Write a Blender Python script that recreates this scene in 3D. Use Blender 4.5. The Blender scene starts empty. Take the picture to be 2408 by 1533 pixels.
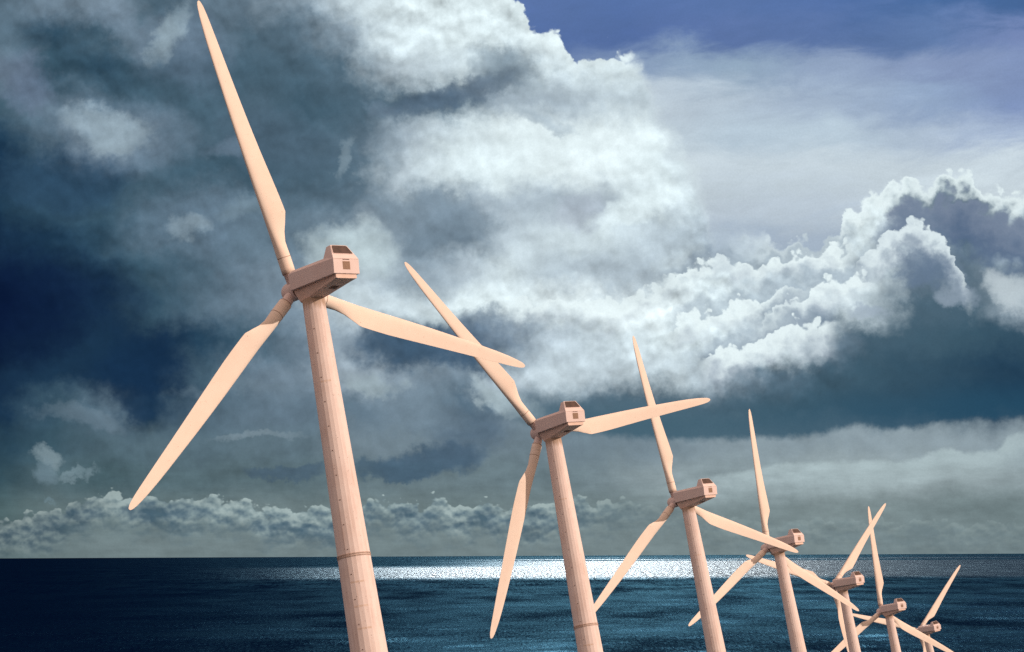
import bpy, bmesh, math, random
import numpy as np
from mathutils import Vector, Matrix

scene = bpy.context.scene
col = scene.collection
R = math.radians

# ------------------------------------------------------------------ camera
FPX = 4931.0 / 2407.0            # focal length in picture widths
CAM_H = 45.0
cam_data = bpy.data.cameras.new("camera")
cam = bpy.data.objects.new("camera", cam_data)
col.objects.link(cam)
cam_data.sensor_width = 36.0
cam_data.lens = 36.0 * FPX
cam_data.shift_y = 0.2237
cam_data.clip_start = 0.5
cam_data.clip_end = 400000.0
rho = R(0.27)
cam.matrix_world = Matrix(((math.cos(rho), math.sin(rho), 0, 0),
                           (0, 0, -1, 0),
                           (-math.sin(rho), math.cos(rho), 0, CAM_H),
                           (0, 0, 0, 1)))
scene.camera = cam

# ------------------------------------------------------------------ view
scene.view_settings.view_transform = 'Standard'
scene.view_settings.look = 'None'
scene.view_settings.exposure = 0.0
scene.view_settings.gamma = 1.0
scene.cycles.use_denoising = False
scene.cycles.sample_clamp_indirect = 3.0
scene.cycles.max_bounces = 5

# ------------------------------------------------------------------ sun
SUN_AZ, SUN_EL = R(114), R(23)
sun_dir = Vector((math.sin(SUN_AZ) * math.cos(SUN_EL), math.cos(SUN_AZ) * math.cos(SUN_EL), math.sin(SUN_EL)))
sd = bpy.data.lights.new("sun", 'SUN')
sd.energy = 3.1
sd.angle = R(0.5)
sd.color = (1.0, 0.89, 0.80)
sun = bpy.data.objects.new("sun", sd)
col.objects.link(sun)
sun.location = (60, -60, 90)
sun.rotation_euler = sun_dir.to_track_quat('Z', 'Y').to_euler()

# ------------------------------------------------------------------ node helper
class NB:
    """small helper that writes maths as nodes"""
    def __init__(s, tree):
        s.t = tree
    def new(s, typ, **kw):
        n = s.t.nodes.new(typ)
        for k, v in kw.items():
            setattr(n, k, v)
        return n
    def put(s, sock, v):
        if isinstance(v, bpy.types.NodeSocket):
            s.t.links.new(v, sock)
        elif v is not None:
            sock.default_value = v
    def m(s, op, a, b=None, c=None, clamp=False):
        n = s.new('ShaderNodeMath', operation=op, use_clamp=clamp)
        s.put(n.inputs[0], a)
        if b is not None: s.put(n.inputs[1], b)
        if c is not None: s.put(n.inputs[2], c)
        return n.outputs[0]
    def add(s, a, b): return s.m('ADD', a, b)
    def sub(s, a, b): return s.m('SUBTRACT', a, b)
    def mul(s, a, b): return s.m('MULTIPLY', a, b)
    def mad(s, a, b, c): return s.m('MULTIPLY_ADD', a, b, c)
    def rng(s, v, a, b, c=0.0, d=1.0, smooth=True):
        n = s.new('ShaderNodeMapRange', interpolation_type='SMOOTHSTEP' if smooth else 'LINEAR')
        s.put(n.inputs['Value'], v)
        for k, x in (('From Min', a), ('From Max', b), ('To Min', c), ('To Max', d)):
            s.put(n.inputs[k], x)
        return n.outputs['Result']
    def xyz(s, x, y, z=0.0):
        n = s.new('ShaderNodeCombineXYZ')
        for i, v in enumerate((x, y, z)): s.put(n.inputs[i], v)
        return n.outputs[0]
    def sep(s, v):
        n = s.new('ShaderNodeSeparateXYZ'); s.put(n.inputs[0], v)
        return n.outputs
    def noise(s, vec, scale, detail=6, rough=0.55, typ='FBM', dist=0.0, color=False, lac=2.0):
        n = s.new('ShaderNodeTexNoise', noise_type=typ, noise_dimensions='3D')
        s.put(n.inputs['Vector'], vec)
        n.inputs['Scale'].default_value = scale
        n.inputs['Detail'].default_value = detail
        n.inputs['Roughness'].default_value = rough
        n.inputs['Lacunarity'].default_value = lac
        n.inputs['Distortion'].default_value = dist
        return n.outputs['Color'] if color else n.outputs[0]
    def voro(s, vec, scale, detail=3, rough=0.5, smooth=0.6, feature='SMOOTH_F1'):
        n = s.new('ShaderNodeTexVoronoi', feature=feature, voronoi_dimensions='2D')
        s.put(n.inputs['Vector'], vec)
        n.inputs['Scale'].default_value = scale
        n.inputs['Detail'].default_value = detail
        n.inputs['Roughness'].default_value = rough
        if feature == 'SMOOTH_F1': n.inputs['Smoothness'].default_value = smooth
        return n.outputs['Distance']
    def mixc(s, f, a, b, blend='MIX'):
        n = s.new('ShaderNodeMix', data_type='RGBA', blend_type=blend)
        s.put(n.inputs[0], f); s.put(n.inputs[6], a); s.put(n.inputs[7], b)
        return n.outputs[2]
    def mixf(s, f, a, b):
        n = s.new('ShaderNodeMix', data_type='FLOAT')
        s.put(n.inputs[0], f); s.put(n.inputs[2], a); s.put(n.inputs[3], b)
        return n.outputs[0]
    def scale(s, c, f):
        n = s.new('ShaderNodeVectorMath', operation='SCALE')
        s.put(n.inputs[0], c); s.put(n.inputs['Scale'], f)
        return n.outputs[0]
    def vadd(s, a, b):
        n = s.new('ShaderNodeVectorMath', operation='ADD')
        s.put(n.inputs[0], a); s.put(n.inputs[1], b)
        return n.outputs[0]
    def ramp(s, f, stops, interp='LINEAR'):
        n = s.new('ShaderNodeValToRGB')
        r = n.color_ramp; r.interpolation = interp
        while len(r.elements) > 1: r.elements.remove(r.elements[-1])
        r.elements[0].position = stops[0][0]; r.elements[0].color = stops[0][1]
        for p, c in stops[1:]:
            e = r.elements.new(p); e.color = c
        s.put(n.inputs[0], f)
        return n.outputs
    def curve(s, f, pts):
        n = s.new('ShaderNodeFloatCurve')
        c = n.mapping.curves[0]
        pts = sorted(pts)
        c.points[0].location = pts[0]; c.points[1].location = pts[-1]
        for p in pts[1:-1]: c.points.new(*p)
        n.mapping.use_clip = False
        n.mapping.update()
        s.put(n.inputs['Value'], f)
        return n.outputs[0]

def lin(c):
    c = c / 255.0
    return c / 12.92 if c <= 0.04045 else ((c + 0.055) / 1.055) ** 2.4
def L3(r, g, b, a=1.0): return (lin(r), lin(g), lin(b), a)

# ------------------------------------------------------------------ world: the cloudy sky
# The cloud field is a function of the viewing direction only: X = tangent of the azimuth, Y = tangent of the
# elevation, in units in which the sky in front of us spans about 24 x 13.
PAL = [(0, (3, 8, 28)), (20, (13, 31, 58)), (45, (32, 60, 83)), (70, (60, 88, 105)), (90, (82, 105, 121)),
       (120, (108, 128, 144)), (150, (142, 160, 173)), (180, (172, 188, 199)), (205, (202, 218, 225)),
       (225, (224, 240, 244)), (255, (242, 252, 253))]
def pal(L):
    for (a, ca), (b, cb) in zip(PAL, PAL[1:]):
        if L <= b:
            t = (L - a) / (b - a)
            return tuple(x + (y - x) * t for x, y in zip(ca, cb))
    return PAL[-1][1]
GRID = {   # brightness of the cloud deck, 21 azimuths x 17 elevations
 0:   [100,120,130, 85,105,110,150,205,225,225,225,225,215,215,215,215,215,215,215,215,215],
 80:  [ 95, 60, 80,125,105, 85,100,150,215,225,220,228,225,215,205,200,200,200,200,200,200],
 160: [115, 70, 60, 75, 80, 80, 85, 88,190,212,145,215,218,200,190,190,190,190,190,190,190],
 240: [ 75,100, 75, 78, 80, 85, 75, 85, 90, 95,165,175,195,195,190,190,190,190,190,190,190],
 320: [ 45, 80,160, 98, 82, 75, 80,105,168,214,230,230,232,228,200,190,190,190,190,190,190],
 400: [ 35, 60, 68, 75, 75, 75, 80, 92,192,222,226,232,232,222,195,190,200,215,225,225,225],
 480: [ 45, 60, 68, 80,100, 98, 92,100,140,155,180,178,185,222,190,185,185,225,125, 92,150],
 560: [ 28, 42, 58, 82,100, 98,108,165,128,125,190,208,208,190,175,200,190,222,205, 95,180],
 640: [ 22, 35, 48, 68, 88,115,135,190,150,185,218,190,184,182,225,215,205,215,120,108,140],
 720: [ 18, 32, 45, 66, 95,115,130,205,205,226,228,232,236,236,225,212,220,205, 85, 78,165],
 800: [ 18, 28, 42, 30, 50, 75,120,165, 95,105,125,185,205,222,226,216,120, 80, 75, 70, 62],
 880: [ 32, 40, 36, 32, 80,118,128,168,135,130,188,198,196,205,165, 95, 75, 70, 64, 58, 48],
 960: [ 38, 72, 98, 42, 92,108,110,108,115, 85,145,105, 95, 85, 92, 75, 68, 64, 60, 52, 40],
 1040:[ 50, 65, 85, 88, 92, 98,100,122,122,118,120,120,122,128,140,142,142,147,147,147,147],
 1120:[ 58, 85, 75, 84, 88, 90, 92,104,106,108,108,112,125,143,138,140,150,152,150,150,145],
 1200:[ 78, 98,102,100,104,110,108,112,112,108,112,114,115,120,122,122,126,126,120,116,114],
 1280:[ 92,108,114,116,116,116,116,116,116,118,118,120,120,122,122,122,122,122,120,120,118],
}
AMP = {    # how strongly the cloud texture shows, same grid
 0:   [.6,.7,.7,.6,.7,.6,.7,.7,.8,.8,.8,.8,.8,.8,.6,.6,.6,.6,.6,.6,.6],
 320: [.5,.6,.7,.6,.6,.5,.5,.5,.6,.48,.45,.42,.42,.45,.4,.3,.3,.3,.3,.3,.3],
 560: [.4,.5,.6,.6,.7,.6,.6,.5,.5,.5,.45,.45,.45,.6,.9,1.,1.,1.,.6,.5,.8],
 800: [.3,.3,.3,.3,.4,.5,.5,.6,.6,.6,.7,.8,.8,.9,1.,1.,.7,.2,.15,.15,.15],
 1040:[.4,.4,.5,.5,.5,.5,.5,.4,.4,.4,.4,.4,.3,.3,.3,.3,.3,.3,.3,.3,.3],
 1280:[.3]*21,
}
VB = 1.0
VEIL = {   # thin high cloud over blue, seen right of and above the deck
 0:   [(84,110,168),(84,110,168),(78,106,165),(84,112,170),(78,108,168),(60,98,156),(58,95,152)],
 80:  [(80,106,165),(80,106,165),(76,102,162),(88,112,168),(84,110,165),(92,120,172),(118,136,186)],
 160: [(84,108,165),(84,108,165),(140,160,190),(150,172,195),(148,166,196),(135,152,190),(128,146,188)],
 240: [(190,205,216),(192,206,216),(194,207,217),(180,196,211),(164,182,205),(146,167,198),(130,150,192)],
 320: [(195,208,215),(195,208,215),(196,210,219),(184,202,216),(184,202,216),(176,193,212),(160,178,206)],
 400: [(190,203,212),(190,203,212),(200,213,221),(196,210,219),(196,210,219),(196,210,219),(198,212,221)],
 480: [(185,198,209),(185,198,209),(194,207,216),(188,202,214),(188,202,214),(200,214,222),(206,220,227)],
 560: [(170,186,202),(170,186,202),(170,186,202),(166,182,199),(166,182,199),(178,194,206),(190,204,214)],
 640: [(160,178,195)]*7,
}

world = bpy.data.worlds.new("World")
scene.world = world
world.use_nodes = True
wt = world.node_tree
wt.nodes.clear()
N = NB(wt)
tc = N.new('ShaderNodeTexCoord')
dirv = tc.outputs['Generated']
dx, dy, dz = N.sep(dirv)[:3]
dyc = N.m('MAXIMUM', dy, 0.25)
X = N.add(N.mul(N.m('DIVIDE', dx, dyc), 49.31), 12.035)
Y = N.sub(13.05, N.mul(N.m('DIVIDE', dz, dyc), 49.31))
P0 = N.xyz(X, Y, 3.1)
# wandering of the cloud outlines
w1 = N.noise(P0, 0.55, 9, 0.58, color=True)
wx, wy, wz = N.sep(w1)[:3]
wlow = N.rng(Y, 8.5, 12.0, 1.0, 0.4)
XW = N.add(X, N.mul(N.mul(N.sub(wx, 0.5), 2.2), wlow))
YW = N.add(Y, N.mul(N.mul(N.sub(wy, 0.5), 1.5), wlow))
wf = N.noise(P0, 2.6, 8, 0.62, color=True)
fx, fy, fz = N.sep(wf)[:3]
XW = N.add(XW, N.mul(N.mul(N.sub(fx, 0.5), 0.9), wlow))
YW = N.add(YW, N.mul(N.mul(N.sub(fy, 0.5), 0.7), wlow))

def table(rows, xs, fx_in, y_in, alpha_rows=None):
    acc = None; prev = None
    for y in sorted(rows):
        stops = [(x / 2400.0, (lin(c[0]), lin(c[1]), lin(c[2]), 1.0)) for x, c in zip(xs, rows[y])]
        o = N.ramp(fx_in, stops)[0]
        if acc is None: acc = o
        else: acc = N.mixc(N.rng(y_in, prev / 100.0, y / 100.0), acc, o)
        prev = y
    return acc
XF = N.m('DIVIDE', XW, 24.0, clamp=True)
xs21 = [i * 120 for i in range(21)]
def hue(L, y):
    r, g, b = pal(L)
    t = max(0.0, min(1.0, (y - 950) / 250.0))      # greener, greyer air towards the horizon
    return (r + 9 * t, g + 5 * t, b - 8 * t)
deck = table({y: [hue(L, y) for L in v] for y, v in GRID.items()}, xs21, XF, YW)
amp = table({y: [(255 * math.sqrt(a),) * 3 for a in v] for y, v in AMP.items()}, xs21, XF, YW)
amp = N.sep(amp)[0]
# veil: streaky high cloud
ST = N.xyz(N.mul(X, 0.35), N.add(Y, N.mul(X, 0.10)), 7.7)
st = N.noise(ST, 1.15, 9, 0.60, dist=0.35)
st2 = N.noise(ST, 5.0, 6, 0.6)
YV = N.add(N.add(Y, N.mul(X, 0.0)), N.mul(N.sub(st, 0.5), 1.9))
xs7 = [1000, 1240, 1480, 1720, 1960, 2200, 2400]
veil = table(VEIL, xs7, XF, YV)
veil = N.scale(veil, N.add(N.mul(N.sub(st, 0.5), 0.42), N.mad(N.sub(st2, 0.5), 0.16, 1.0)))

# single patches: thinner places that let light through, and darker lumps
def spot(skyc, x, y, rx, ry, ang, colr, k, soft=None):
    ca, sa = math.cos(R(ang)), math.sin(R(ang))
    ux = N.sub(XS, x / 100.0); uy = N.sub(YS, y / 100.0)
    a = N.add(N.mul(ux, ca * 100.0 / rx), N.mul(uy, sa * 100.0 / rx))
    b = N.add(N.mul(ux, -sa * 100.0 / ry), N.mul(uy, ca * 100.0 / ry))
    q = N.add(N.mul(a, a), N.mul(b, b))
    return N.mixc(N.rng(q, (1.0 + soft) if soft else 2.4, (1.0 - soft) if soft else -0.15, 0.0, k), skyc, L3(*colr))
XS = N.add(N.add(X, N.mul(N.sub(wx, .5), 1.9)), N.mul(N.sub(fx, .5), 0.7))
YS = N.add(N.add(Y, N.mul(N.sub(wy, .5), 1.5)), N.mul(N.sub(fy, .5), 0.6))
for a_ in [(270,320,150,75,5,(108,128,146),.75), (250,305,75,38,10,(156,176,187),.7), (470,520,120,60,0,(100,122,140),.7), (440,535,42,24,0,(146,166,178),.65), (430,110,90,80,30,(96,116,136),.6), (392,75,28,62,28,(152,172,182),.65), (700,560,120,60,0,(104,126,142),.6), (640,330,120,70,20,(84,106,124),.6), (180,420,120,60,0,(44,72,98),.7),
           (262,35,60,45,30,(118,138,156),.6), (70,190,80,45,30,(104,118,142),.55), (580,488,70,24,-8,(120,142,156),.6),
           (795,365,16,45,0,(130,150,162),.6), (540,345,45,25,0,(112,132,152),.5), (825,590,80,50,0,(190,208,212),.75), (905,255,40,18,0,(110,130,148),.6),
           (320,855,85,70,0,(22,48,76),.9), (330,945,50,22,0,(28,54,80),.8), (110,700,180,90,0,(8,22,56),.6),
           (1010,822,170,52,3,(62,88,112),.92,.75), (1160,775,110,34,-5,(104,124,144),.75), (1000,1080,115,40,-4,(70,94,114),.9,.6), (930,1098,90,24,0,(72,96,114),.8,.6), (690,1110,95,17,0,(72,94,112),.75,.7),
           (1095,1000,90,60,0,(82,104,124),.7), (1000,965,90,35,10,(124,144,158),.5), (880,900,55,20,10,(160,178,184),.6), (1180,935,80,28,35,(176,194,200),.75),
           (560,905,120,18,-4,(112,132,146),.5), (190,975,95,18,8,(104,124,138),.6), (600,1015,90,9,0,(132,150,160),.5),
           (1190,165,90,40,15,(128,146,158),.75), (1080,225,150,26,-12,(84,104,124),.8), (1290,290,45,18,20,(150,168,182),.6),
           (1060,510,90,40,10,(120,140,156),.8), (1360,500,60,40,-20,(178,190,204),.6), (1510,495,100,34,-22,(226,242,246),.85)]:
    deck = spot(deck, *a_)

# billows: cauliflower relief lit from above
PB = N.xyz(N.add(X, N.mul(N.sub(wx, .5), 1.0)), N.add(Y, N.mul(N.sub(wy, .5), 1.0)), 0.0)
PBn = N.xyz(X, Y, 11.0)
PBu = N.vadd(PB, (0.06, -0.17, 0.0)); PBnu = N.vadd(PBn, (0.06, -0.17, 0.0))
b0 = N.voro(PB, 0.85, 3, 0.50, 0.8); b1 = N.voro(PBu, 0.85, 3, 0.50, 0.8)
n0 = N.noise(PBn, 0.85, 9, 0.58); n1 = N.noise(PBnu, 0.85, 5, 0.50)
rel = N.add(N.mul(N.sub(b1, b0), 0.9), N.mul(N.sub(n0, n1), 1.1))     # >0 where the upper side is open to light
mass = N.sub(n0, 0.5)
gain = N.add(1.0, N.mul(amp, N.add(N.mul(rel, 1.0), N.mul(mass, 0.9))))
gain = N.m('MAXIMUM', gain, 0.25)
gain = N.m('MINIMUM', gain, 1.35)
deck = N.scale(deck, gain)

# the deck's edge against the veil and the blue
EDGE = [(0,-300),(1150,-60),(1225,-8),(1262,36),(1300,62),(1322,74),(1345,112),(1368,126),(1392,112),(1425,104),(1470,112),
        (1500,130),(1525,175),(1560,260),(1600,330),(1640,400),(1665,470),(1690,560),(1740,548),(1800,556),(1860,562),
        (1940,556),(1978,532),(1990,498),(2020,480),(2045,452),(2080,436),(2120,416),(2165,410),(2185,424),(2215,404),
        (2245,398),(2285,410),(2320,436),(2350,440),(2380,452),(2410,458)]
EX = N.m('DIVIDE', N.add(X, N.mul(N.sub(fx, .5), .6)), 24.2, clamp=True)
eb = N.curve(EX, [((x) / 2420.0, (y + 300) / 1300.0) for x, y in EDGE])
eb = N.sub(N.mul(eb, 13.0), 3.0)
puff = N.sub(0.43, N.voro(N.vadd(PBn, N.scale(wf, 0.30)), 2.1, 2, 0.5, 0.45))
bump_e = N.add(N.mul(N.sub(fy, 0.5), 0.28), N.mul(puff, 0.50))
d1 = N.add(N.sub(Y, eb), bump_e)
softx = N.add(0.10, N.mul(N.mul(N.rng(X, 14.6, 15.6), N.rng(X, 17.0, 18.6, 1, 0)), 0.9))
m1 = N.rng(N.m('DIVIDE', d1, softx), -0.6, 1.0)
# sunlit rim of the right-hand cumulus and of the high mass
rim = N.mul(N.rng(N.add(d1, N.mul(N.sub(wy, .5), 0.5)), 0.10, 0.55, 1.0, 0.0), N.rng(X, 16.5, 19.0, 0.35, 1.0))
deck = N.mixc(N.mul(rim, 0.85), deck, L3(232, 246, 248))
# shaded heart of that cumulus
heart = N.mul(N.mul(N.rng(N.add(d1, N.mul(N.sub(wx, .5), 0.6)), 0.36, 0.66), N.rng(d1, 1.35, 2.1, 1.0, 0.0)), N.rng(N.add(X, N.mul(N.sub(fx, .5), 1.0)), 20.4, 21.2))
deck = N.mixc(N.mul(heart, 0.92), deck, N.mixc(N.rng(d1, 0.4, 1.7), L3(122, 136, 158), L3(80, 102, 132)))
XL = N.add(X, N.mul(N.sub(fx, .5), .7))
def ledge(skyc, pts, depth, lit, low, k=0.95, gap=0.0, xf=0.6):
    """a cumulus shoulder: crisp sunlit upper edge, greyer below, melting away at its foot"""
    x0, x1 = pts[0][0], pts[-1][0]
    yy = [p[1] for p in pts]; ya, yb = min(yy) - 20, max(yy) + 20
    c_ = N.curve(N.rng(XL, x0 / 100.0, x1 / 100.0, 0.0, 1.0, smooth=False), [((p[0] - x0) / (x1 - x0), (p[1] - ya) / (yb - ya)) for p in pts])
    e_ = N.mad(c_, (yb - ya) / 100.0, ya / 100.0)
    d = N.add(N.sub(Y, e_), N.add(N.mul(N.sub(fy, .5), 0.22), N.mul(puff, 0.42)))
    xm = N.mul(N.rng(X, x0 / 100.0 - 0.05, x0 / 100.0 + xf), N.rng(X, x1 / 100.0 - xf, x1 / 100.0 + 0.05, 1.0, 0.0))
    if gap:
        skyc = N.mixc(N.mul(xm, N.mul(N.rng(d, -0.55, -0.05, 0.0, gap), N.rng(d, 0.0, 0.08, 1.0, 0.0))), skyc, L3(112, 132, 154))
    mk = N.mul(N.mul(N.rng(d, -0.03, 0.07), N.rng(N.add(d, N.mul(N.sub(wx, .5), 1.3)), depth * 0.25, depth, 1.0, 0.0)), xm)
    shade = N.add(N.add(N.rng(d, 0.0, depth * 0.9, -0.1, 0.8), N.mul(rel, -1.0)), N.mul(N.sub(wy, .5), 1.5))
    return N.mixc(N.mul(mk, k), skyc, N.mixc(N.m('MINIMUM', N.m('MAXIMUM', shade, 0.0), 1.0), L3(*lit), L3(*low)))
W_ = (232, 246, 248); G_ = (176, 190, 203)
deck = ledge(deck, [(1540,650),(1605,632),(1648,612),(1694,596),(1733,608),(1775,614),(1830,604),(1869,594),(1920,580),(1967,572),(2020,560)], 0.75, W_, G_, .9, .5)
deck = ledge(deck, [(2000,640),(2040,590),(2073,558),(2124,524),(2154,508),(2175,515),(2201,541),(2226,560),(2250,600),(2290,680)], 0.95, (222,236,240), (150,166,184), .95, .3, .35)
deck = ledge(deck, [(1560,770),(1605,738),(1652,717),(1686,712),(1716,703),(1767,700),(1826,672),(1870,660),(1930,650)], 0.8, W_, G_, .85, .5)
deck = ledge(deck, [(1760,760),(1809,732),(1843,708),(1903,672),(1960,650),(2040,640),(2070,660)], 0.85, W_, G_, .85, .5)
deck = ledge(deck, [(1640,830),(1700,812),(1767,789),(1818,768),(1869,747),(1903,750),(1935,752),(1975,745)], 0.95, W_, (170,184,198), .88, .6, .35)
deck = ledge(deck, [(1180,700),(1260,690),(1330,688),(1400,700),(1470,690),(1550,660),(1620,650)], 0.7, W_, G_, .7, .0, .8)
deck = spot(deck, 2168, 628, 62, 34, 20, (100,120,145), .75, .9)
deck = spot(deck, 2250, 690, 40, 22, 10, (150,166,182), .7)
deck = spot(deck, 2385, 690, 60, 42, 30, (196,209,215), .75, .85)
deck = spot(deck, 2050, 735, 55, 14, -8, (150,166,184), .6)
sky = N.mixc(m1, veil, deck)

# dark rain base on the right, with its soft lower edge
BASE = [(0,900),(1050,980),(1200,985),(1300,1005),(1450,1020),(1605,1030),(1775,1028),(1860,1026),(1945,1016),(2022,998),
        (2070,1004),(2107,1009),(2170,1000),(2243,990),(2410,984)]
bb = N.mul(N.curve(N.m('DIVIDE', X, 24.2, clamp=True), [(x / 2420.0, y / 1300.0) for x, y in BASE]), 13.0)
d2 = N.add(N.sub(Y, bb), N.mul(N.sub(fy, .5), 0.32))
m2 = N.mul(N.mul(N.rng(d2, -0.06, 0.16, 1.0, 0.0), N.rng(d2, -1.1, -0.25)), N.rng(X, 11.0, 14.0))
dark = N.mixc(N.rng(X, 15.0, 24.0), L3(66, 97, 114), L3(38, 75, 99))
sky = N.mixc(N.mul(m2, 0.9), sky, dark)

# pale low cloud band on the right
BAND = [(0,1180),(1480,1160),(1560,1140),(1700,1115),(1850,1092),(1950,1090),(2028,1086),(2147,1081),(2185,1068),(2219,1060),(2283,1064),
        (2320,1054),(2347,1047),(2370,1032),(2390,1024),(2410,1022)]
b3 = N.mul(N.curve(N.m('DIVIDE', X, 24.2, clamp=True), [(x / 2420.0, y / 1400.0) for x, y in BAND]), 14.0)
d3 = N.add(N.sub(Y, b3), N.add(N.mul(N.sub(fy, .5), 0.30), N.mul(N.sub(wy, .5), 0.5)))
m3 = N.mul(N.mul(N.rng(d3, -0.03, 0.12), N.rng(d3, 0.2, 0.95, 1.0, 0.0)), N.rng(X, 14.5, 18.0))
lo = N.noise(N.xyz(N.mul(X, 0.5), Y, 2.0), 2.2, 8, 0.6)
sky = N.mixc(N.mul(m3, N.rng(lo, 0.25, 0.6, 0.35, 0.85)), sky, L3(172, 190, 194))

# distant row of cumulus standing over the horizon
ROW = [(0,1212),(43,1198),(119,1188),(150,1176),(179,1162),(238,1154),(262,1145),(298,1149),(366,1151),(426,1164),(481,1156),
       (528,1160),(587,1166),(604,1182),(681,1188),(724,1182),(775,1190),(849,1178),(887,1164),(942,1172),(985,1182),(1023,1161),
       (1057,1174),(1100,1182),(1134,1168),(1164,1182),(1270,1176),(1377,1168),(1420,1172),(1470,1170),(1540,1178),(1650,1196),(1800,1210),
       (1950,1215),(2100,1220),(2410,1225)]
b4 = N.mul(N.curve(N.m('DIVIDE', X, 24.2, clamp=True), [(x / 2420.0, (y - 1000) / 300.0) for x, y in ROW]), 3.0)
b4 = N.add(b4, 10.0)
PR = N.xyz(X, N.mul(Y, 1.35), 0.0)
v4 = N.voro(N.vadd(PR, N.scale(wf, 0.16)), 2.5, 2, 0.5, 0.6)
v4u = N.voro(N.vadd(N.vadd(PR, N.scale(wf, 0.16)), (0.03, -0.12, 0.0)), 2.5, 2, 0.5, 0.6)
d4 = N.add(N.sub(Y, b4), N.add(N.mul(N.sub(0.43, v4), 0.34), N.add(N.mul(N.sub(fy, .5), 0.12), N.mul(N.sub(wy, .5), 0.45))))
m4 = N.mul(N.rng(d4, -0.02, 0.05), N.rng(N.add(d4, N.mul(N.sub(wx, .5), 0.8)), 0.25, 1.10, 1.0, 0.0))
m4 = N.mul(m4, N.rng(X, 12.5, 16.0, 1.0, 0.2))
lum4 = N.add(N.mul(N.sub(v4u, v4), 0.9), N.add(N.rng(d4, 0.0, 0.45, 0.80, 0.38), N.mul(N.sub(N.noise(PR, 0.9, 7, .52), .5), 1.9)))
c4 = N.ramp(lum4, [(0.0, L3(72, 98, 114)), (0.35, L3(98, 120, 132)), (0.7, L3(134, 154, 158)), (1.0, L3(166, 184, 184))], 'LINEAR')[0]
c4 = N.scale(c4, N.rng(X, -1.0, 5.0, 0.62, 0.96))
sky = N.mixc(N.mul(m4, 0.92), sky, c4)
for a_ in [(118,1072,40,22,10,(136,156,164),.65,.8), (108,1105,34,26,0,(112,135,147),.6,.9), (185,1108,38,10,0,(124,146,155),.6,.9), (112,1172,20,8,0,(110,134,144),.6,.8)]:
    sky = spot(sky, *a_)
# faint streaks of far stratus below the row
ls = N.noise(N.xyz(N.mul(X, 0.22), Y, 5.0), 4.2, 7, 0.6)
sky = N.scale(sky, N.add(1.0, N.mul(N.mul(N.sub(ls, 0.5), N.rng(Y, 10.2, 11.4, 0.0, 0.55)), 1.0)))
# fine turbulence everywhere
gr = N.noise(P0, 22.0, 3, 0.8)
sky = N.scale(sky, N.mad(N.sub(gr, 0.5), 0.22, 1.0))

# unseen sky dome: broken cloud, warm on the sun's side, brightened as fill
g3 = N.noise(dirv, 1.6, 8, 0.6)
sdot = N.new('ShaderNodeVectorMath', operation='DOT_PRODUCT')
N.put(sdot.inputs[0], dirv); sdot.inputs[1].default_value = tuple(sun_dir)
sdv = sdot.outputs['Value']
around = N.mixc(N.rng(g3, 0.35, 0.65), (0.42, 0.37, 0.39, 1), (0.86, 0.74, 0.72, 1))
around = N.mixc(N.rng(sdv, -0.2, 1.0, 0.0, 0.65), around, (1.0, 0.70, 0.50, 1))
over = N.mixc(N.rng(N.add(N.m('DIVIDE', dx, dyc), N.mul(N.sub(g3, 0.5), 0.4)), -0.20, 0.02), (0.010, 0.022, 0.045, 1), (0.22, 0.30, 0.36, 1))  # above the view, darkened leftwards so the sea there reflects dark
fz_ = N.rng(N.m('DIVIDE', dz, dyc), 0.30, 0.42, 0.0, 1.0)
front = N.mixc(fz_, sky, over)
ff = N.mul(N.rng(dy, 0.72, 0.86), N.rng(dz, 0.62, 0.45))
full = N.mixc(ff, around, front)
# bright spot added above the view, only to make the sea glitter
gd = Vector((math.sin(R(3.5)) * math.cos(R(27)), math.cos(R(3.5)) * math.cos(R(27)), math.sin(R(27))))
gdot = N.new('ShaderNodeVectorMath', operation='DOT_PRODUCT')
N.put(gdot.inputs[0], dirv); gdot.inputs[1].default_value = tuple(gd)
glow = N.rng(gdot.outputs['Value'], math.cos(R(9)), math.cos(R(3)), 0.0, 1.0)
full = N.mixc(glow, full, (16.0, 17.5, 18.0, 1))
# below the horizon (never seen, the sea covers it)
full = N.mixc(N.rng(dz, -0.02, -0.001), (0.10, 0.10, 0.11, 1), full)

bg_cloud = N.new('ShaderNodeBackground'); N.put(bg_cloud.inputs[0], full); bg_cloud.inputs[1].default_value = 1.0
skyt = N.new('ShaderNodeTexSky', sky_type='NISHITA')
skyt.sun_disc = False
skyt.sun_elevation = SUN_EL
skyt.sun_rotation = SUN_AZ
skyt.air_density = 1.4; skyt.dust_density = 1.0; skyt.ozone_density = 3.0
bg_sky = N.new('ShaderNodeBackground'); N.put(bg_sky.inputs[0], skyt.outputs[0]); bg_sky.inputs[1].default_value = 0.10
cover = N.mixf(N.mul(N.m('SUBTRACT', 1.0, m1, clamp=True), N.mul(ff, N.rng(Y, 1.2, 3.5, 0.15, 0.0))), 1.0, 0.0)
mx = N.new('ShaderNodeMixShader')
N.put(mx.inputs[0], cover); N.put(mx.inputs[1], bg_sky.outputs[0]); N.put(mx.inputs[2], bg_cloud.outputs[0])
wo = N.new('ShaderNodeOutputWorld'); N.put(wo.inputs[0], mx.outputs[0])
world.cycles.sampling_method = 'MANUAL'
world.cycles.sample_map_resolution = 512

# ------------------------------------------------------------------ materials
def mat(name):
    m = bpy.data.materials.new(name); m.use_nodes = True
    t = m.node_tree; t.nodes.clear(); n = NB(t)
    out = n.new('ShaderNodeOutputMaterial'); bs = n.new('ShaderNodeBsdfPrincipled')
    t.links.new(bs.outputs[0], out.inputs[0])
    return m, n, bs, out

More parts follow.
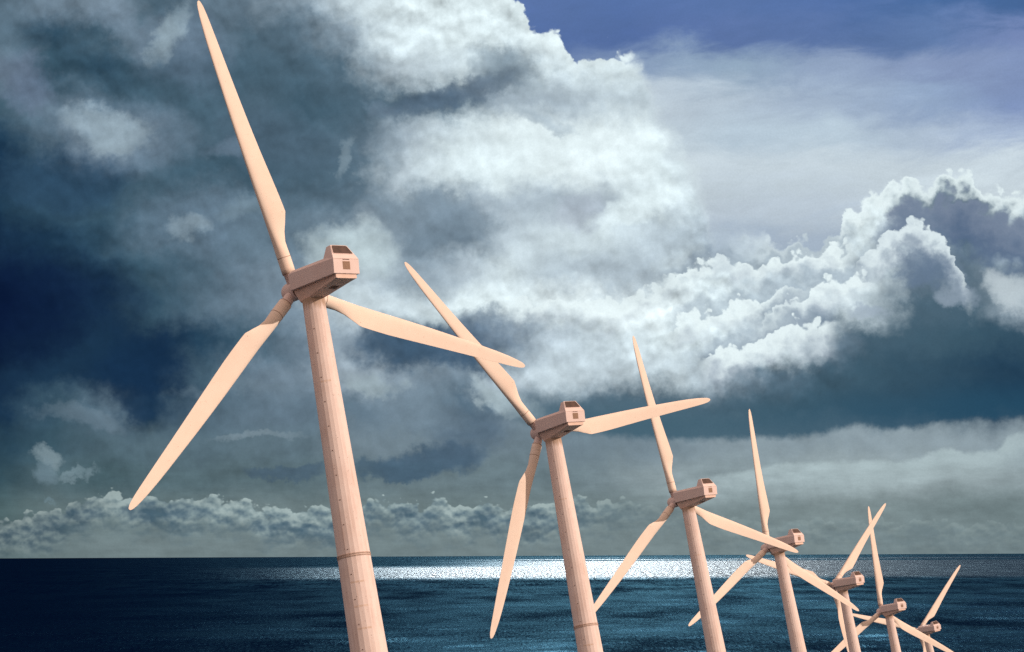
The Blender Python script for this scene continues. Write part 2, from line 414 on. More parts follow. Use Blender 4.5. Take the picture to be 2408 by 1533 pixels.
PAINT = (0.80, 0.545, 0.41, 1)
def paint_mat(name, base, dark, rough=0.45, streak=0.0, rust=False, spots=0.0):
    m, n, bs, out = mat(name)
    tcn = n.new('ShaderNodeTexCoord'); ob = tcn.outputs['Object']
    a = n.noise(ob, 0.9, 6, 0.6); b = n.noise(ob, 22.0, 4, 0.6)
    x, y, z = n.sep(ob)[:3]
    s_ = n.noise(n.xyz(n.mul(x, 5.0), n.mul(y, 5.0), n.mul(z, 0.35)), 1.0, 7, 0.65)
    f = n.add(n.mul(n.rng(a, 0.35, 0.75), 0.35), n.mul(n.rng(b, 0.45, 0.8), 0.25))
    f = n.add(f, n.mul(n.rng(s_, 0.48, 0.75), streak))
    c = n.mixc(n.m('MINIMUM', f, 1.0), base, dark)
    if spots:
        sp = n.noise(ob, 9.0, 2, 0.5)
        c = n.mixc(n.mul(n.rng(sp, 0.70, 0.74), spots), c, (0.16, 0.07, 0.035, 1))
    if rust:      # runs of rust and oil under the nacelle, streaks following the shaft
        g = n.noise(n.xyz(n.mul(x, 14.0), n.mul(y, 14.0), n.mul(z, 0.9)), 1.0, 4, 0.6)
        run = n.mul(n.rng(n.add(z, n.mul(g, 1.1)), -0.15, 0.45), 0.75)
        c = n.mixc(run, c, (0.34, 0.19, 0.10, 1))
    n.put(bs.inputs['Base Color'], c)
    n.put(bs.inputs['Roughness'], n.rng(a, 0.3, 0.7, rough - .06, rough + .1))
    bs.inputs['Specular IOR Level'].default_value = 0.06
    bp = n.new('ShaderNodeBump'); bp.inputs['Strength'].default_value = 0.05; bp.inputs['Distance'].default_value = 0.02
    n.put(bp.inputs['Height'], b); n.put(bs.inputs['Normal'], bp.outputs[0])
    return m
M_TOWER = paint_mat('tower_paint', (0.80, 0.61, 0.525, 1), (0.62, 0.41, 0.33, 1), 0.6, 0.55, True, 0.5)
M_BLADE = paint_mat('blade_gelcoat', (0.84, 0.64, 0.51, 1), (0.76, 0.55, 0.42, 1), 0.68, 0.0, False, 0.35)
M_BODY = paint_mat('nacelle_paint', (0.78, 0.58, 0.505, 1), (0.68, 0.46, 0.39, 1), 0.58, 0.20, False, 0.25)
M_UNDER = paint_mat('underbody_bounce_paint', (0.80, 0.54, 0.43, 1), (0.62, 0.39, 0.27, 1), 0.55, 0.35, False, 0.4)  # warmer than the nacelle: light bounced from below put into the colour
def plain(name, c, rough=0.6, c2=None, sc=4.0, metal=0.0):
    m, n, bs, out = mat(name)
    tcn = n.new('ShaderNodeTexCoord')
    f = n.noise(tcn.outputs['Object'], sc, 5, 0.6)
    n.put(bs.inputs['Base Color'], n.mixc(n.rng(f, 0.35, 0.65), c, c2 or tuple(v * 0.8 for v in c[:3]) + (1,)))
    bs.inputs['Roughness'].default_value = rough
    bs.inputs['Metallic'].default_value = metal
    return m
M_GLASS = plain('tinted_window', (0.055, 0.028, 0.018, 1), 0.14, (0.10, 0.05, 0.035, 1), 2.5)
M_GRILLE = plain('dusty_grille', (0.30, 0.16, 0.09, 1), 0.7, (0.40, 0.22, 0.13, 1), 9.0)
M_DARK = plain('dark_gap', (0.16, 0.075, 0.045, 1), 0.8)
M_SEAM = plain('joint_sealant', (0.30, 0.16, 0.10, 1), 0.8)
M_STUD = plain('rusty_studs', (0.56, 0.37, 0.27, 1), 0.8)
M_STAIN = plain('old_tape_mark', (0.62, 0.41, 0.30, 1), 0.6, (0.72, 0.50, 0.38, 1), 6.0)

# ------------------------------------------------------------------ mesh helpers
def add_obj(name, me, parent=None, mats=()):
    o = bpy.data.objects.new(name, me)
    for m_ in mats: me.materials.append(m_)
    col.objects.link(o)
    if parent is not None: o.parent = parent
    return o
def mesh_from(name, verts, faces, mids=None, smooth=False):
    me = bpy.data.meshes.new(name)
    me.from_pydata([tuple(v) for v in verts], [], faces)
    if mids is not None: me.polygons.foreach_set('material_index', mids)
    if smooth: me.polygons.foreach_set('use_smooth', [True] * len(faces))
    me.update()
    bm = bmesh.new(); bm.from_mesh(me)
    bmesh.ops.recalc_face_normals(bm, faces=bm.faces[:])
    bm.to_mesh(me); bm.free()
    return me
def bevel_mesh(me, w, seg=2, angle=25):
    bm = bmesh.new(); bm.from_mesh(me)
    es = [e for e in bm.edges if len(e.link_faces) == 2 and e.calc_face_angle(0) > R(angle)]
    bmesh.ops.bevel(bm, geom=es, offset=w, segments=seg, profile=0.6, affect='EDGES', clamp_overlap=True)
    bm.to_mesh(me); bm.free(); return me

# ------------------------------------------------------------------ turbine parts (z = 0 at the tower's top, x towards the rotor)
TAU = 0.09
HUB = Vector((1.48, 0, 0.87))
R0, TAP = 0.56, 0.0196
SIDES = 22

def tower_mesh(L):
    V = []; F = []; MI = []
    zs = [0.02, 0.0] + [-d for d in np.arange(2.0, L + 9, 2.0)]
    a0 = R(4)
    def ring(z, r, n=SIDES):
        i0 = len(V)
        for k in range(n):
            a = a0 + 2 * math.pi * k / n
            V.append((r * math.cos(a), r * math.sin(a), z))
        return i0
    prev = None
    for z in zs:
        i = ring(z, R0 + TAP * max(0, -z) - (0.03 if z > 0 else 0))
        if prev is not None:
            for k in range(SIDES):
                F.append((prev + k, prev + (k + 1) % SIDES, i + (k + 1) % SIDES, i + k)); MI.append(0)
        prev = i
    F.append(tuple(range(SIDES - 1, -1, -1))); MI.append(0)
    # climbing bolts and old tape marks on the facets that face the viewer
    def patch(z, k, u, w, h, t, mi):
        r = (R0 + TAP * (-z)) * math.cos(math.pi / SIDES)
        a = a0 + 2 * math.pi * (k + 0.5) / SIDES
        n_ = Vector((math.cos(a), math.sin(a), TAP)); s = Vector((-math.sin(a), math.cos(a), 0)); up = Vector((math.cos(a) * -TAP, math.sin(a) * -TAP, 1))
        c = Vector((math.cos(a), math.sin(a), 0)) * r + Vector((0, 0, z)) + s * u
        i0 = len(V)
        for q in (-0.02, t):
            for (e, g) in ((-1, -1), (1, -1), (1, 1), (-1, 1)):
                V.append(tuple(c + s * e * w / 2 + up * g * h / 2 + n_ * q))
        for f in ((4, 5, 6, 7), (0, 1, 5, 4), (1, 2, 6, 5), (2, 3, 7, 6), (3, 0, 4, 7)):
            F.append(tuple(i0 + q for q in f)); MI.append(mi)
    return V, F, MI, patch

rng_ = random.Random(5)
def build_tower(L):
    V, F, MI, patch = tower_mesh(L)
    k0 = 12
    z = -1.6
    while z > -L:
        patch(z, BOLT_K, 0.0, 0.045, 0.05, 0.012, 1); z -= 1.24
    for z in (-4.3, -14.4, -15.6, -16.7, -18.1):
        for dk in (0, 1, 2):
            r = (R0 + TAP * (-z)) * 2 * math.sin(math.pi / SIDES)
            patch(z, BOLT_K + dk, 0, r * 0.86, 0.09, 0.002, 2)
    return mesh_from('tower', V, F, MI)
BOLT_K = 7

def flange_mesh(d):
    """the bolted joint between two tower sections: two thin rims and rows of studs between"""
    V = []; F = []; MI = []
    def band(z0, z1, dr, mi):
        i0 = len(V)
        for z in (z0, z1):
            for k in range(SIDES):
                a = R(4) + 2 * math.pi * k / SIDES; r = R0 + TAP * (-z) + dr
                V.append((r * math.cos(a), r * math.sin(a), z))
        for z in (z0, z1):
            for k in range(SIDES):
                a = R(4) + 2 * math.pi * k / SIDES; r = R0 + TAP * (-z) - 0.01
                V.append((r * math.cos(a), r * math.sin(a), z))
        n = SIDES
        for k in range(n):
            q = (k + 1) % n
            F.append((i0 + k, i0 + q, i0 + n + q, i0 + n + k)); MI.append(mi)
            F.append((i0 + k, i0 + q, i0 + 2 * n + q, i0 + 2 * n + k)); MI.append(mi)
            F.append((i0 + n + k, i0 + n + q, i0 + 3 * n + q, i0 + 3 * n + k)); MI.append(mi)
    band(-d + 0.10, -d + 0.09, 0.008, 0)
    band(-d - 0.09, -d - 0.10, 0.008, 0)
    for row in (0.048, -0.048):
        for k in range(SIDES):
            for j in range(5):
                t = (j + 0.5) / 5
                a1 = R(4) + 2 * math.pi * k / SIDES; a2 = R(4) + 2 * math.pi * (k + 1) / SIDES
                r = R0 + TAP * d
                p = Vector((math.cos(a1), math.sin(a1), 0)).lerp(Vector((math.cos(a2), math.sin(a2), 0)), t) * r
                p.z = -d + row
                nrm = Vector((math.cos((a1 + a2) / 2), math.sin((a1 + a2) / 2), 0)); s = Vector((-nrm.y, nrm.x, 0))
                i0 = len(V); w = 0.016; h = 0.028
                for q in (-0.01, 0.03):
                    for e, g in ((-1, -1), (1, -1), (1, 1), (-1, 1)):
                        V.append(tuple(p + s * e * w + Vector((0, 0, g * h)) + nrm * q))
                for f in ((4, 5, 6, 7), (0, 1, 5, 4), (1, 2, 6, 5), (2, 3, 7, 6), (3, 0, 4, 7)):
                    F.append(tuple(i0 + q for q in f)); MI.append(1)
    return mesh_from('flange', V, F, MI)

def shell_mesh():
    """upper fibreglass cover with the raised cab at its tail"""
    A = (-3.17, .755, .39); B = (-3.27, .755, 1.12); C = (-2.82, .49, 1.92); D = (-2.47, .49, 1.92); E = (-2.23, .60, 1.40)
    Fp = (.62, .60, 1.64); G = (.73, .77, 1.50); H = (.73, .77, .65)
    L_ = [A, B, C, D, E, Fp, G, H]
    V = L_ + [(x, -y, z) for x, y, z in L_]
    F = [(0, 7, 6, 1), (1, 6, 5, 4), (1, 4, 3, 2)]
    F += [tuple(i + 8 for i in reversed(f)) for f in F]
    F += [(2, 3, 11, 10), (3, 4, 12, 11), (4, 5, 13, 12), (5, 6, 14, 13), (6, 7, 15, 14), (0, 1, 9, 8), (1, 2, 10, 9), (7, 0, 8, 15)]
    me = mesh_from('nacelle', V, F)
    return bevel_mesh(me, 0.022, 2)

def under_mesh():
    """boat-shaped underbody: shallow at the tail, deep at the tower"""
    secs = [(-3.09, [(.615, .43), (.615, .20), (.52, .175)]),
            (-0.95, [(.58, .56), (.47, .10), (.37, -.01)]),
            (-0.35, [(.58, .60), (.45, .04), (.37, -.03)]),
            (0.55, [(.60, .64), (.42, .03), (.36, -.03)]),
            (0.71, [(.60, .655), (.56, .50), (.50, .46)])]
    V = []; F = []
    for x, pts in secs:
        row = [(x, y, z) for y, z in pts] + [(x, -y, z) for y, z in reversed(pts)]
        V += row
    n = 6
    for s in range(len(secs) - 1):
        a = s * n; b = a + n
        for k in range(n):
            q = (k + 1) % n
            F.append((a + k, a + q, b + q, b + k))
    F.append(tuple(range(n))); F.append(tuple(range((len(secs) - 1) * n, len(secs) * n)))
    me = mesh_from('underbody', V, F)
    return bevel_mesh(me, 0.012, 1, 20)

def prism(poly, origin, u, v, n, t0, t1, rnd=0.0):
    """plate: polygon in (u,v) from origin, thick from t0 to t1 along n, corners rounded"""
    pts = []
    if rnd > 0:
        m = len(poly)
        for i in range(m):
            p = Vector(poly[i]); a = (Vector(poly[i - 1]) - p).normalized(); b = (Vector(poly[(i + 1) % m]) - p).normalized()
            for k in range(5):
                t = k / 4
                q = (p + a * rnd) * (1 - t) ** 2 + p * 2 * t * (1 - t) + (p + b * rnd) * t ** 2
                pts.append(q)
    else: pts = [Vector(p) for p in poly]
    o = Vector(origin)
    V = [o + u * p.x + v * p.y + n * t for t in (t0, t1) for p in pts]
    k = len(pts)
    F = [tuple(range(k - 1, -1, -1)), tuple(range(k, 2 * k))] + [(i, (i + 1) % k, k + (i + 1) % k, k + i) for i in range(k)]
    return V, F

# planes of the tail
_n_up = Vector((-0.80, 0, 0.45)).normalized(); _v_up = Vector((0.45, 0, 0.80)).normalized()     # upper, leaning part
_v_lo = Vector((-0.10, 0, 0.73)).normalized(); _n_lo = Vector((-0.73, 0, -0.10)).normalized()
_u = Vector((0, -1, 0))
def window_mesh():
    c = Vector((-3.27, 0, 1.12)); Lu = math.hypot(.45, .80)
    poly = [(-.585, .36 * Lu), (.575, .36 * Lu), (.43, .955 * Lu), (-.44, .955 * Lu)]
    V, F = prism(poly, c, _u, _v_up, _n_up, -0.01, 0.008, 0.09)
    me = mesh_from('rear_window', V, F); return me
def window_frame_mesh():
    c = Vector((-3.27, 0, 1.12)); Lu = math.hypot(.45, .80)
    outer = [(-.62, .33 * Lu), (.61, .33 * Lu), (.46, .985 * Lu), (-.47, .985 * Lu)]
    inner = [(-.592, .352 * Lu), (.582, .352 * Lu), (.436, .962 * Lu), (-.446, .962 * Lu)]
    V1, _ = prism(outer, c, _u, _v_up, _n_up, -0.01, 0.020, 0.10)
    V2, _ = prism(inner, c, _u, _v_up, _n_up, -0.01, 0.020, 0.09)
    k = len(V1) // 2; V = V1 + V2; F = []
    for i in range(k):
        j = (i + 1) % k
        F += [(k + i, k + j, 3 * k + j, 3 * k + i), (i, j, k + j, k + i), (2 * k + i, 2 * k + j, 3 * k + j, 3 * k + i)]
    return mesh_from('window_frame', V, F)
def grille_mesh():
    c = Vector((-3.17, 0, .39)) + _v_lo * 0.20
    V = []; F = []; MI = []
    def addp(poly, t0, t1, mi):
        v, f = prism(poly, c, _u, _v_lo, _n_lo, t0, t1)
        i0 = len(V); V.extend(v); F.extend([tuple(i0 + q for q in g) for g in f]); MI.extend([mi] * len(f))
    addp([(-.215, 0), (.215, 0), (.215, .40), (-.215, .40)], -0.01, 0.006, 0)
    for k in range(8):
        y = 0.025 + k * 0.046
        addp([(-.20, y), (.20, y), (.20, y + .016), (-.20, y + .016)], 0.004, 0.016, 1)
    return mesh_from('vent_grille', V, F, MI)
def slot_mesh():
    c = Vector((-3.17, 0, .39)) + _v_lo * 0.67
    V, F = prism([(-.20, 0), (.19, 0), (.19, .032), (-.20, .032)], c, _u, _v_lo, _n_lo, -0.01, 0.010)
    return mesh_from('vent_slot', V, F)
def seam_mesh():
    """the joint line where the leaning and the upright tail panels meet"""
    c = Vector((-3.27, 0, 1.12)) - _v_lo * 0.02
    V, F = prism([(-.72, 0), (.72, 0), (.72, .010), (-.72, .010)], c, _u, _v_lo, _n_lo, -0.01, 0.004)
    return mesh_from('panel_joint', V, F)
def hatch_mesh():
    # underside plane between tail (z .175) and tower (z -.01)
    a = Vector((-3.12, 0, .175)); b = Vector((-.95, 0, -.01)); v = (b - a).normalized(); n = Vector((0, 1, 0)).cross(v)
    if n.z > 0: n = -n
    V, F = prism([(-.21, 1.02), (.21, 1.02), (.21, 1.42), (-.21, 1.42)], a, Vector((0, 1, 0)), v, n, -0.01, 0.012, 0.03)
    return mesh_from('floor_hatch', V, F)

def lathe(prof, seg=40, axis='x', name='lathe', mids=None):
    V = []; F = []; MI = []
    for (a, r) in prof:
        for k in range(seg):
            t = 2 * math.pi * k / seg
            if axis == 'x': V.append((a, r * math.cos(t), r * math.sin(t)))
            else: V.append((r * math.cos(t), r * math.sin(t), a))
    for i in range(len(prof) - 1):
        for k in range(seg):
            q = (k + 1) % seg
            F.append((i * seg + k, i * seg + q, (i + 1) * seg + q, (i + 1) * seg + k)); MI.append(mids[i] if mids else 0)
    F.append(tuple(range(seg))); MI.append(mids[0] if mids else 0)
    F.append(tuple(range((len(prof) - 1) * seg, len(prof) * seg))); MI.append(mids[-1] if mids else 0)
    me = mesh_from(name, V, F, MI, smooth=True)
    return me
def hub_mesh():      # origin at the hub centre, x along the shaft
    prof = [(-0.80, .30), (-0.42, .30), (-0.40, .42)]
    prof += [(-0.36, .47), (0.36, .49)]
    for k in range(1, 10):
        t = k / 9 * math.pi / 2
        prof.append((0.36 + 0.50 * math.sin(t), 0.49 * math.cos(t) + 0.004))
    return lathe(prof, 44, 'x', 'hub', [1, 1] + [0] * 12)  # shadow gap behind the hub put into the dark neck colour

def blade_mesh():
    """z = span, y = towards the leading edge, x = along the shaft"""
    BL = 15.0
    #       r     LE    TE    thick circle twist
    st = [(.0625*BL, .345, .345, .69, 1.0, 14), (.117*BL, .345, .345, .69, 1.0, 14), (.140*BL, .34, .335, .66, .85, 14), (.167*BL, .33, .345, .58, .55, 14),
          (.20*BL, .335, .47, .53, .22, 18), (.228*BL, .34, .65, .47, .08, 18), (.262*BL, .345, .845, .43, 0, 17), (.276*BL, .347, .845, .42, 0, 15.5),
          (.33*BL, .36, .81, .38, 0, 12), (.386*BL, .37, .76, .33, 0, 8), (.47*BL, .385, .665, .28, 0, 4), (.571*BL, .39, .56, .235, 0, 1.5),
          (.65*BL, .385, .485, .20, 0, 0.5), (.722*BL, .37, .42, .18, 0, 0), (.80*BL, .355, .355, .16, 0, 0), (.865*BL, .33, .30, .14, 0, 0),
          (.92*BL, .285, .25, .12, 0, 0), (.95*BL, .24, .215, .06, 0, 0), (.975*BL, .19, .17, .05, 0, 0), (.988*BL, .145, .125, .038, 0, 0),
          (.996*BL, .09, .075, .026, 0, 0), (.9995*BL, .035, .03, .014, 0, 0)]
    # refine along the span
    fine = []
    for a, b in zip(st, st[1:]):
        m = 3 if b[0] - a[0] > 0.5 else 2
        for k in range(m):
            t = k / m; fine.append(tuple(x + (y - x) * t for x, y in zip(a, b)))
    fine.append(st[-1])
    n = 40; V = []; F = []
    for z, le, te, th, ci, tw in fine:
        b = R(tw); ch = le + te
        for k in range(n):
            t = 2 * math.pi * k / n
            cx = math.cos(t); sx = math.sin(t)      # cx=1 leading edge
            # circle
            yc = (le + te) / 2 * cx + (le - te) / 2; xc = th / 2 * sx
            # aerofoil
            u = (1 - cx) / 2                        # 0 at LE, 1 at TE
            ya = le - ch * u
            yt = 5 * th * (0.2969 * math.sqrt(max(u, 0)) - 0.126 * u - 0.3516 * u * u + 0.2843 * u ** 3 - 0.1015 * u ** 4)
            xa = math.copysign(yt, sx) if abs(sx) > 1e-6 else 0.0
            xa += 0.03 * ch * math.sin(math.pi * u)
            yy = yc * ci + ya * (1 - ci); xx = xc * ci + xa * (1 - ci)
            V.append((xx * math.cos(b) + yy * math.sin(b), yy * math.cos(b) - xx * math.sin(b), z))
    for i in range(len(fine) - 1):
        for k in range(n):
            q = (k + 1) % n
            F.append((i * n + k, i * n + q, (i + 1) * n + q, (i + 1) * n + k))
    F.append(tuple(range(n))); F.append(tuple(range((len(fine) - 1) * n, len(fine) * n)))
    return mesh_from('blade', V, F, smooth=True)
def collar_mesh():   # steel root stub with the joint line above it
    prof = [(0.25, .25), (0.45, .27), (0.86, .285), (0.90, .335), (0.935, .335)]
    return lathe(prof, 40, 'z', 'root_stub', [0, 0, 0, 1, 1])
def jointring_mesh():
    z = .117 * 15
    prof = [(z - .012, .340), (z - .012, .352), (z + .012, .352), (z + .012, .340)]
    V = []; F = []; seg = 40
    for a, r in prof:
        for k in range(seg):
            t = 2 * math.pi * k / seg; V.append((r * math.cos(t), r * math.sin(t), a))
    for i in range(3):
        for k in range(seg):
            q = (k + 1) % seg; F.append((i * seg + k, i * seg + q, (i + 1) * seg + q, (i + 1) * seg + k))
    return mesh_from('root_joint', V, F, smooth=False)

ME = {}
def shared(key, fn, mats):
    if key not in ME:
        me = fn()
        for m_ in mats: me.materials.append(m_)
        ME[key] = me
    return ME[key]

def link(name, me, parent, loc=(0, 0, 0), mtx=None):
    o = bpy.data.objects.new(name, me); col.objects.link(o); o.parent = parent
    if mtx is not None: o.matrix_local = mtx
    else: o.location = loc
    return o

POSES = [
((-9.838, 104.511, 57.779), [(-0.6106, 0.7701, -0.1848), (-0.1588, 0.1096, 0.9812)], 0.263),
((2.848, 143.589, 52.913), [(-0.4933, 0.8457, -0.2037), (-0.1628, 0.1403, 0.9766)], 0.643),
((15.365, 182.706, 49.06), [(-0.5746, 0.7916, -0.2078), (-0.1751, 0.1292, 0.976)], 0.155),
((28.191, 221.424, 45.107), [(-0.6091, 0.7607, -0.2243), (-0.174, 0.1477, 0.9736)], -0.004),
((41.28, 261.756, 40.354), [(-0.5794, 0.7925, -0.1901), (-0.172, 0.1091, 0.979)], 1.231),
((52.802, 294.036, 36.26), [(-0.4559, 0.865, -0.2096), (-0.166, 0.1487, 0.9748)], -0.027),
((70.02, 354.962, 31.201), [(-0.4796, 0.8616, -0.1661), (-0.2217, 0.0642, 0.973)], 1.199),
]
LABELS = [
 'largest wind turbine, leftmost, its long blade reaching the top edge of the sky',
 'second largest wind turbine, one blade stretched almost level to the right of its cab',
 'third wind turbine from the left, its upright blade crossing the level blade beside it',
 'fourth wind turbine from the left, slim blade straight up, cab just above the horizon',
 'fifth wind turbine from the left, cab against glittering water, a blade leaning up right',
 'sixth wind turbine, second from the right, its nearly upright blade crossed by a leaning one',
 'smallest wind turbine, rightmost, its cab low over dark water near the bottom edge',
]
GROUP = 'peach-coloured wind turbines in a row over the sea'

for (pos, (xa, za), az), lab in zip(POSES, LABELS):
    xa = Vector(xa).normalized(); za = Vector(za).normalized()
    ya = za.cross(xa).normalized(); xa = ya.cross(za)
    top = Vector(pos); L = top.z / za.z
    base = top - za * L
    root = bpy.data.objects.new('wind_turbine', None); col.objects.link(root)
    root.empty_display_size = 3
    rot = Matrix((xa, ya, za)).transposed().to_4x4()
    root.matrix_world = Matrix.Translation(base) @ rot
    root['label'] = lab; root['category'] = 'wind turbine'; root['group'] = GROUP
    top_m = Matrix.Translation((0, 0, L))
    me = build_tower(L)
    for m_ in (M_TOWER, M_DARK, M_STAIN): me.materials.append(m_)
    tw = link('tower', me, root, mtx=top_m)
    link('flange', shared('flange', lambda: flange_mesh(13.05), (M_TOWER, M_STUD)), tw)
    nac = link('nacelle', shared('nac', shell_mesh, (M_BODY,)), root, mtx=top_m)
    win = link('rear_window', shared('win', window_mesh, (M_GLASS,)), nac)
    link('window_frame', shared('wfr', window_frame_mesh, (M_BODY,)), nac)
    link('vent_grille', shared('gri', grille_mesh, (M_GRILLE, M_SEAM)), nac)
    link('vent_slot', shared('slo', slot_mesh, (M_DARK,)), nac)
    link('panel_joint', shared('pj', seam_mesh, (M_SEAM,)), nac)
    ub = link('underbody', shared('und', under_mesh, (M_UNDER,)), root, mtx=top_m)
    link('floor_hatch', shared('hat', hatch_mesh, (M_DARK,)), ub)
    hm = top_m @ Matrix.Translation(HUB) @ Matrix.Rotation(-TAU, 4, 'Y')
    link('hub', shared('hub', hub_mesh, (M_BODY, M_DARK)), root, mtx=hm)
    for i in range(3):
        a = az + i * 2 * math.pi / 3
        bl = link('blade', shared('blade', blade_mesh, (M_BLADE,)), root, mtx=hm @ Matrix.Rotation(-a, 4, 'X'))
        link('root_stub', shared('stub', collar_mesh, (M_BODY, M_SEAM)), bl)
        link('root_joint', shared('rj', jointring_mesh, (M_SEAM,)), bl)

# ------------------------------------------------------------------ sea
def sea_mesh():
    az = np.concatenate([np.linspace(-180, -22, 40)[:-1], np.linspace(-22, 22, 900), np.linspace(22, 180, 40)[1:-1]])
    az = np.radians(az); na = len(az)
    rad = np.concatenate([[30, 100, 200, 350, 500, 600], np.geomspace(700, 14000, 620), np.geomspace(16000, 110000, 14)])
    nr = len(rad)
    A, D = np.meshgrid(az, rad)
    x = D * np.sin(A); y = D * np.cos(A)
    g = np.random.default_rng(7)
    z = np.zeros_like(x)
    sp_r = np.gradient(rad)[:, None]; sp_a = D * np.radians(44 / 900.0)
    for i in range(64):
        lam = np.exp(g.uniform(np.log(9), np.log(130)))
        th = np.radians(-90 + 25 + g.normal(0, 32))          # running towards us from the right
        kx, ky = np.cos(th) * 2 * np.pi / lam, np.sin(th) * 2 * np.pi / lam
        h = 0.010 * lam ** 0.62 * g.uniform(.5, 1.3)
        ph = g.uniform(0, 2 * np.pi)
        # leave out waves the mesh cannot carry
        adv = np.abs(ky * np.cos(A) + kx * np.sin(A)) * sp_r + np.abs(kx * np.cos(A) - ky * np.sin(A)) * sp_a
        fade = np.clip((2.2 - adv) / 1.2, 0, 1)
        grp = 0.6 + 0.4 * np.sin(x * g.uniform(-.004, .004) + y * g.uniform(-.003, .003) + g.uniform(0, 6))
        z += h * fade * grp * np.sin(kx * x + ky * y + ph)
    edge = np.clip((22 - np.abs(np.degrees(A))) / 2, 0, 1) * np.clip((D - 650) / 200, 0, 1) * np.clip((14000 - D) / 4000, 0, 1)
    z *= edge
    co = np.stack([x, y, z], -1).reshape(-1, 3)
    co = np.vstack([co, [[0, 0, 0]]])
    ir, ia = np.meshgrid(np.arange(nr - 1), np.arange(na), indexing='ij')
    i0 = ir * na + ia; i1 = ir * na + (ia + 1) % na
    quads = np.stack([i0, i1, i1 + na, i0 + na], -1).reshape(-1, 4)
    c = len(co) - 1
    tris = np.stack([np.full(na, c), (np.arange(na) + 1) % na, np.arange(na)], -1)
    me = bpy.data.meshes.new('sea')
    me.vertices.add(len(co)); me.vertices.foreach_set('co', co.astype(np.float32).ravel())
    nl = quads.size + tris.size
    me.loops.add(nl); me.loops.foreach_set('vertex_index', np.concatenate([quads[:, ::-1].ravel(), tris.ravel()]).astype(np.int32))
    npoly = len(quads) + len(tris)
    me.polygons.add(npoly)
    starts = np.concatenate([np.arange(len(quads)) * 4, quads.size + np.arange(len(tris)) * 3]).astype(np.int32)
    me.polygons.foreach_set('loop_start', starts)
    me.update(calc_edges=True); me.validate()
    me.polygons.foreach_set('use_smooth', [True] * len(me.polygons))
    return me

m, n, bs, out = mat('sea_water')
m.node_tree.nodes.remove(bs)
geo = n.new('ShaderNodeNewGeometry'); ps = geo.outputs['Position']
px, py, pz = n.sep(ps)[:3]
dist0 = n.m('SQRT', n.add(n.mul(px, px), n.mul(py, py)))
wA = n.noise(n.xyz(n.mul(px, 0.62), n.mul(py, 0.085), 0.0), 1.0, 5, 0.8)
wB = n.noise(n.xyz(n.mul(px, 0.22), n.mul(py, 0.0070), 4.0), 1.0, 4, 0.75)
wL = n.noise(n.xyz(n.mul(px, 0.012), n.mul(py, 0.0035), 6.0), 1.0, 4, 0.6)
wv1 = n.mixf(n.rng(dist0, 1800.0, 3600.0), wA, wB)
wv2 = wL
big = n.noise(n.xyz(n.mul(px, 0.0012), n.mul(py, 0.0010), 9.0), 1.0, 5, 0.6)
# glitter band put into the water's gloss colour, reflectance and bump, 4 to 9 km out
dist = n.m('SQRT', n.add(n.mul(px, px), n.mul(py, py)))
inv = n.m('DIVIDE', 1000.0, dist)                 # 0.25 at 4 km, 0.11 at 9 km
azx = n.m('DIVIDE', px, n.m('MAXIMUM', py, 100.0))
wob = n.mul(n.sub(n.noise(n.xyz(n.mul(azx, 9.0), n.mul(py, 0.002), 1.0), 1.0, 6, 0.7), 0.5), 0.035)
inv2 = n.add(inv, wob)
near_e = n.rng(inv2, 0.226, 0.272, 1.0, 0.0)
far_l = n.rng(inv2, 0.105, 0.135)                 # left part: only the nearer strip glitters
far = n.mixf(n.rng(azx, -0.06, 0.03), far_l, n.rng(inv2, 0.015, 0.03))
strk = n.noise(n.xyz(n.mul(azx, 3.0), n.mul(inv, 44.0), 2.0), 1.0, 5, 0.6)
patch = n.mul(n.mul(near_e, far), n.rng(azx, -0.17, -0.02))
patch = n.mul(patch, n.rng(azx, 0.10, 0.24, 1.0, 0.5))
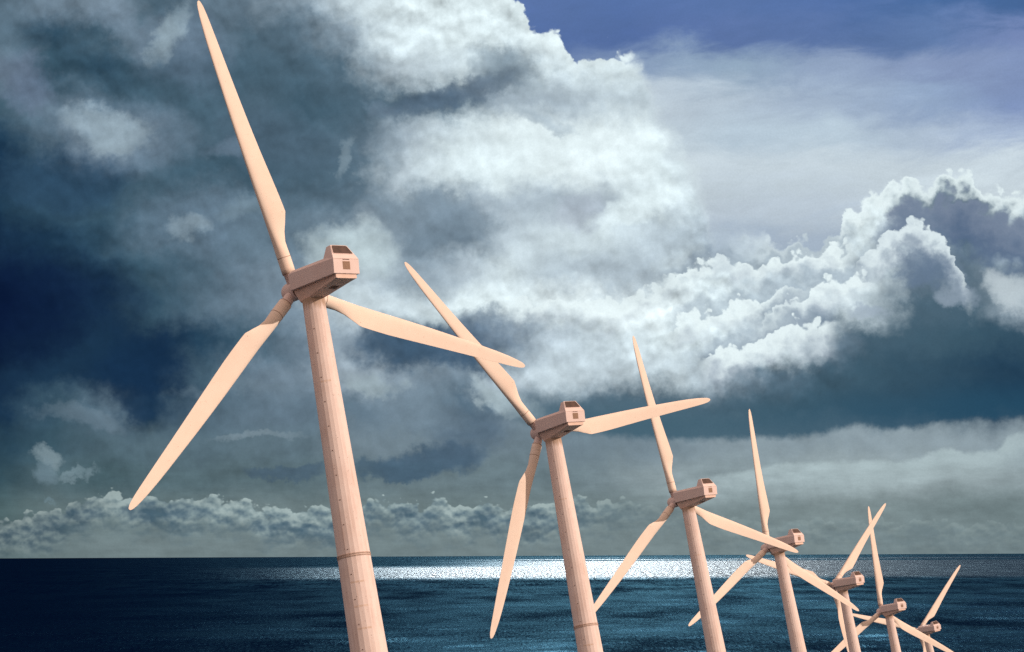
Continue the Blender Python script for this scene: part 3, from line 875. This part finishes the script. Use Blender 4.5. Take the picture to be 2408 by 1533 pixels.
patch = n.mul(patch, n.rng(n.add(strk, n.rng(inv, 0.02, 0.13, -0.10, 0.22)), 0.42, 0.56, 0.12, 1.0))
h = n.add(n.mul(wv1, 1.0), n.mul(wv2, 0.8))
bp = n.new('ShaderNodeBump')
n.put(bp.inputs['Height'], h)
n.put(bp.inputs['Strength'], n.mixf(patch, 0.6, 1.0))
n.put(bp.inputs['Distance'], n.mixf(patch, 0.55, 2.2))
gl = n.new('ShaderNodeBsdfGlossy'); gl.distribution = 'GGX'
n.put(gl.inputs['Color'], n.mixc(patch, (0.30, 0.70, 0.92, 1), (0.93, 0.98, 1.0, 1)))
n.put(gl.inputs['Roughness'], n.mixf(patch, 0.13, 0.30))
n.put(gl.inputs['Normal'], bp.outputs[0])
df = n.new('ShaderNodeBsdfDiffuse')
n.put(df.inputs['Color'], n.mixc(n.rng(wv1, 0.3, 0.7), (0.0005, 0.002, 0.014, 1), (0.001, 0.007, 0.022, 1)))
n.put(df.inputs['Normal'], bp.outputs[0])
ms = n.new('ShaderNodeMixShader')
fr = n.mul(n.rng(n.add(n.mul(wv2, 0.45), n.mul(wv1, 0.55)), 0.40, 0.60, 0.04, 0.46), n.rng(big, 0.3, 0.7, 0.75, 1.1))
fr = n.mul(fr, n.rng(n.add(azx, n.mul(n.sub(big, .5), 0.08)), -0.24, 0.03, 0.03, 1.0))  # shade over the left sea put into a lower reflectance
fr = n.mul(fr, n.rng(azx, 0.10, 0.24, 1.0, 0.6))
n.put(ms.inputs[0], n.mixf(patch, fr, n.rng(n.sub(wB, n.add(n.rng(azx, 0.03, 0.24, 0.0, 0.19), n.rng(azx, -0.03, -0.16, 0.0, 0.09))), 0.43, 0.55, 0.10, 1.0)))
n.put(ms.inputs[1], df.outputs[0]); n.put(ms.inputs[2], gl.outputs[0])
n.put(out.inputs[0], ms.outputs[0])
M_SEA = m
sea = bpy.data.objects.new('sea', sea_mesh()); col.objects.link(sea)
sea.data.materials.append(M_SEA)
sea['kind'] = 'structure'
sea['label'] = 'dark blue sea with a bright glittering band below the horizon'
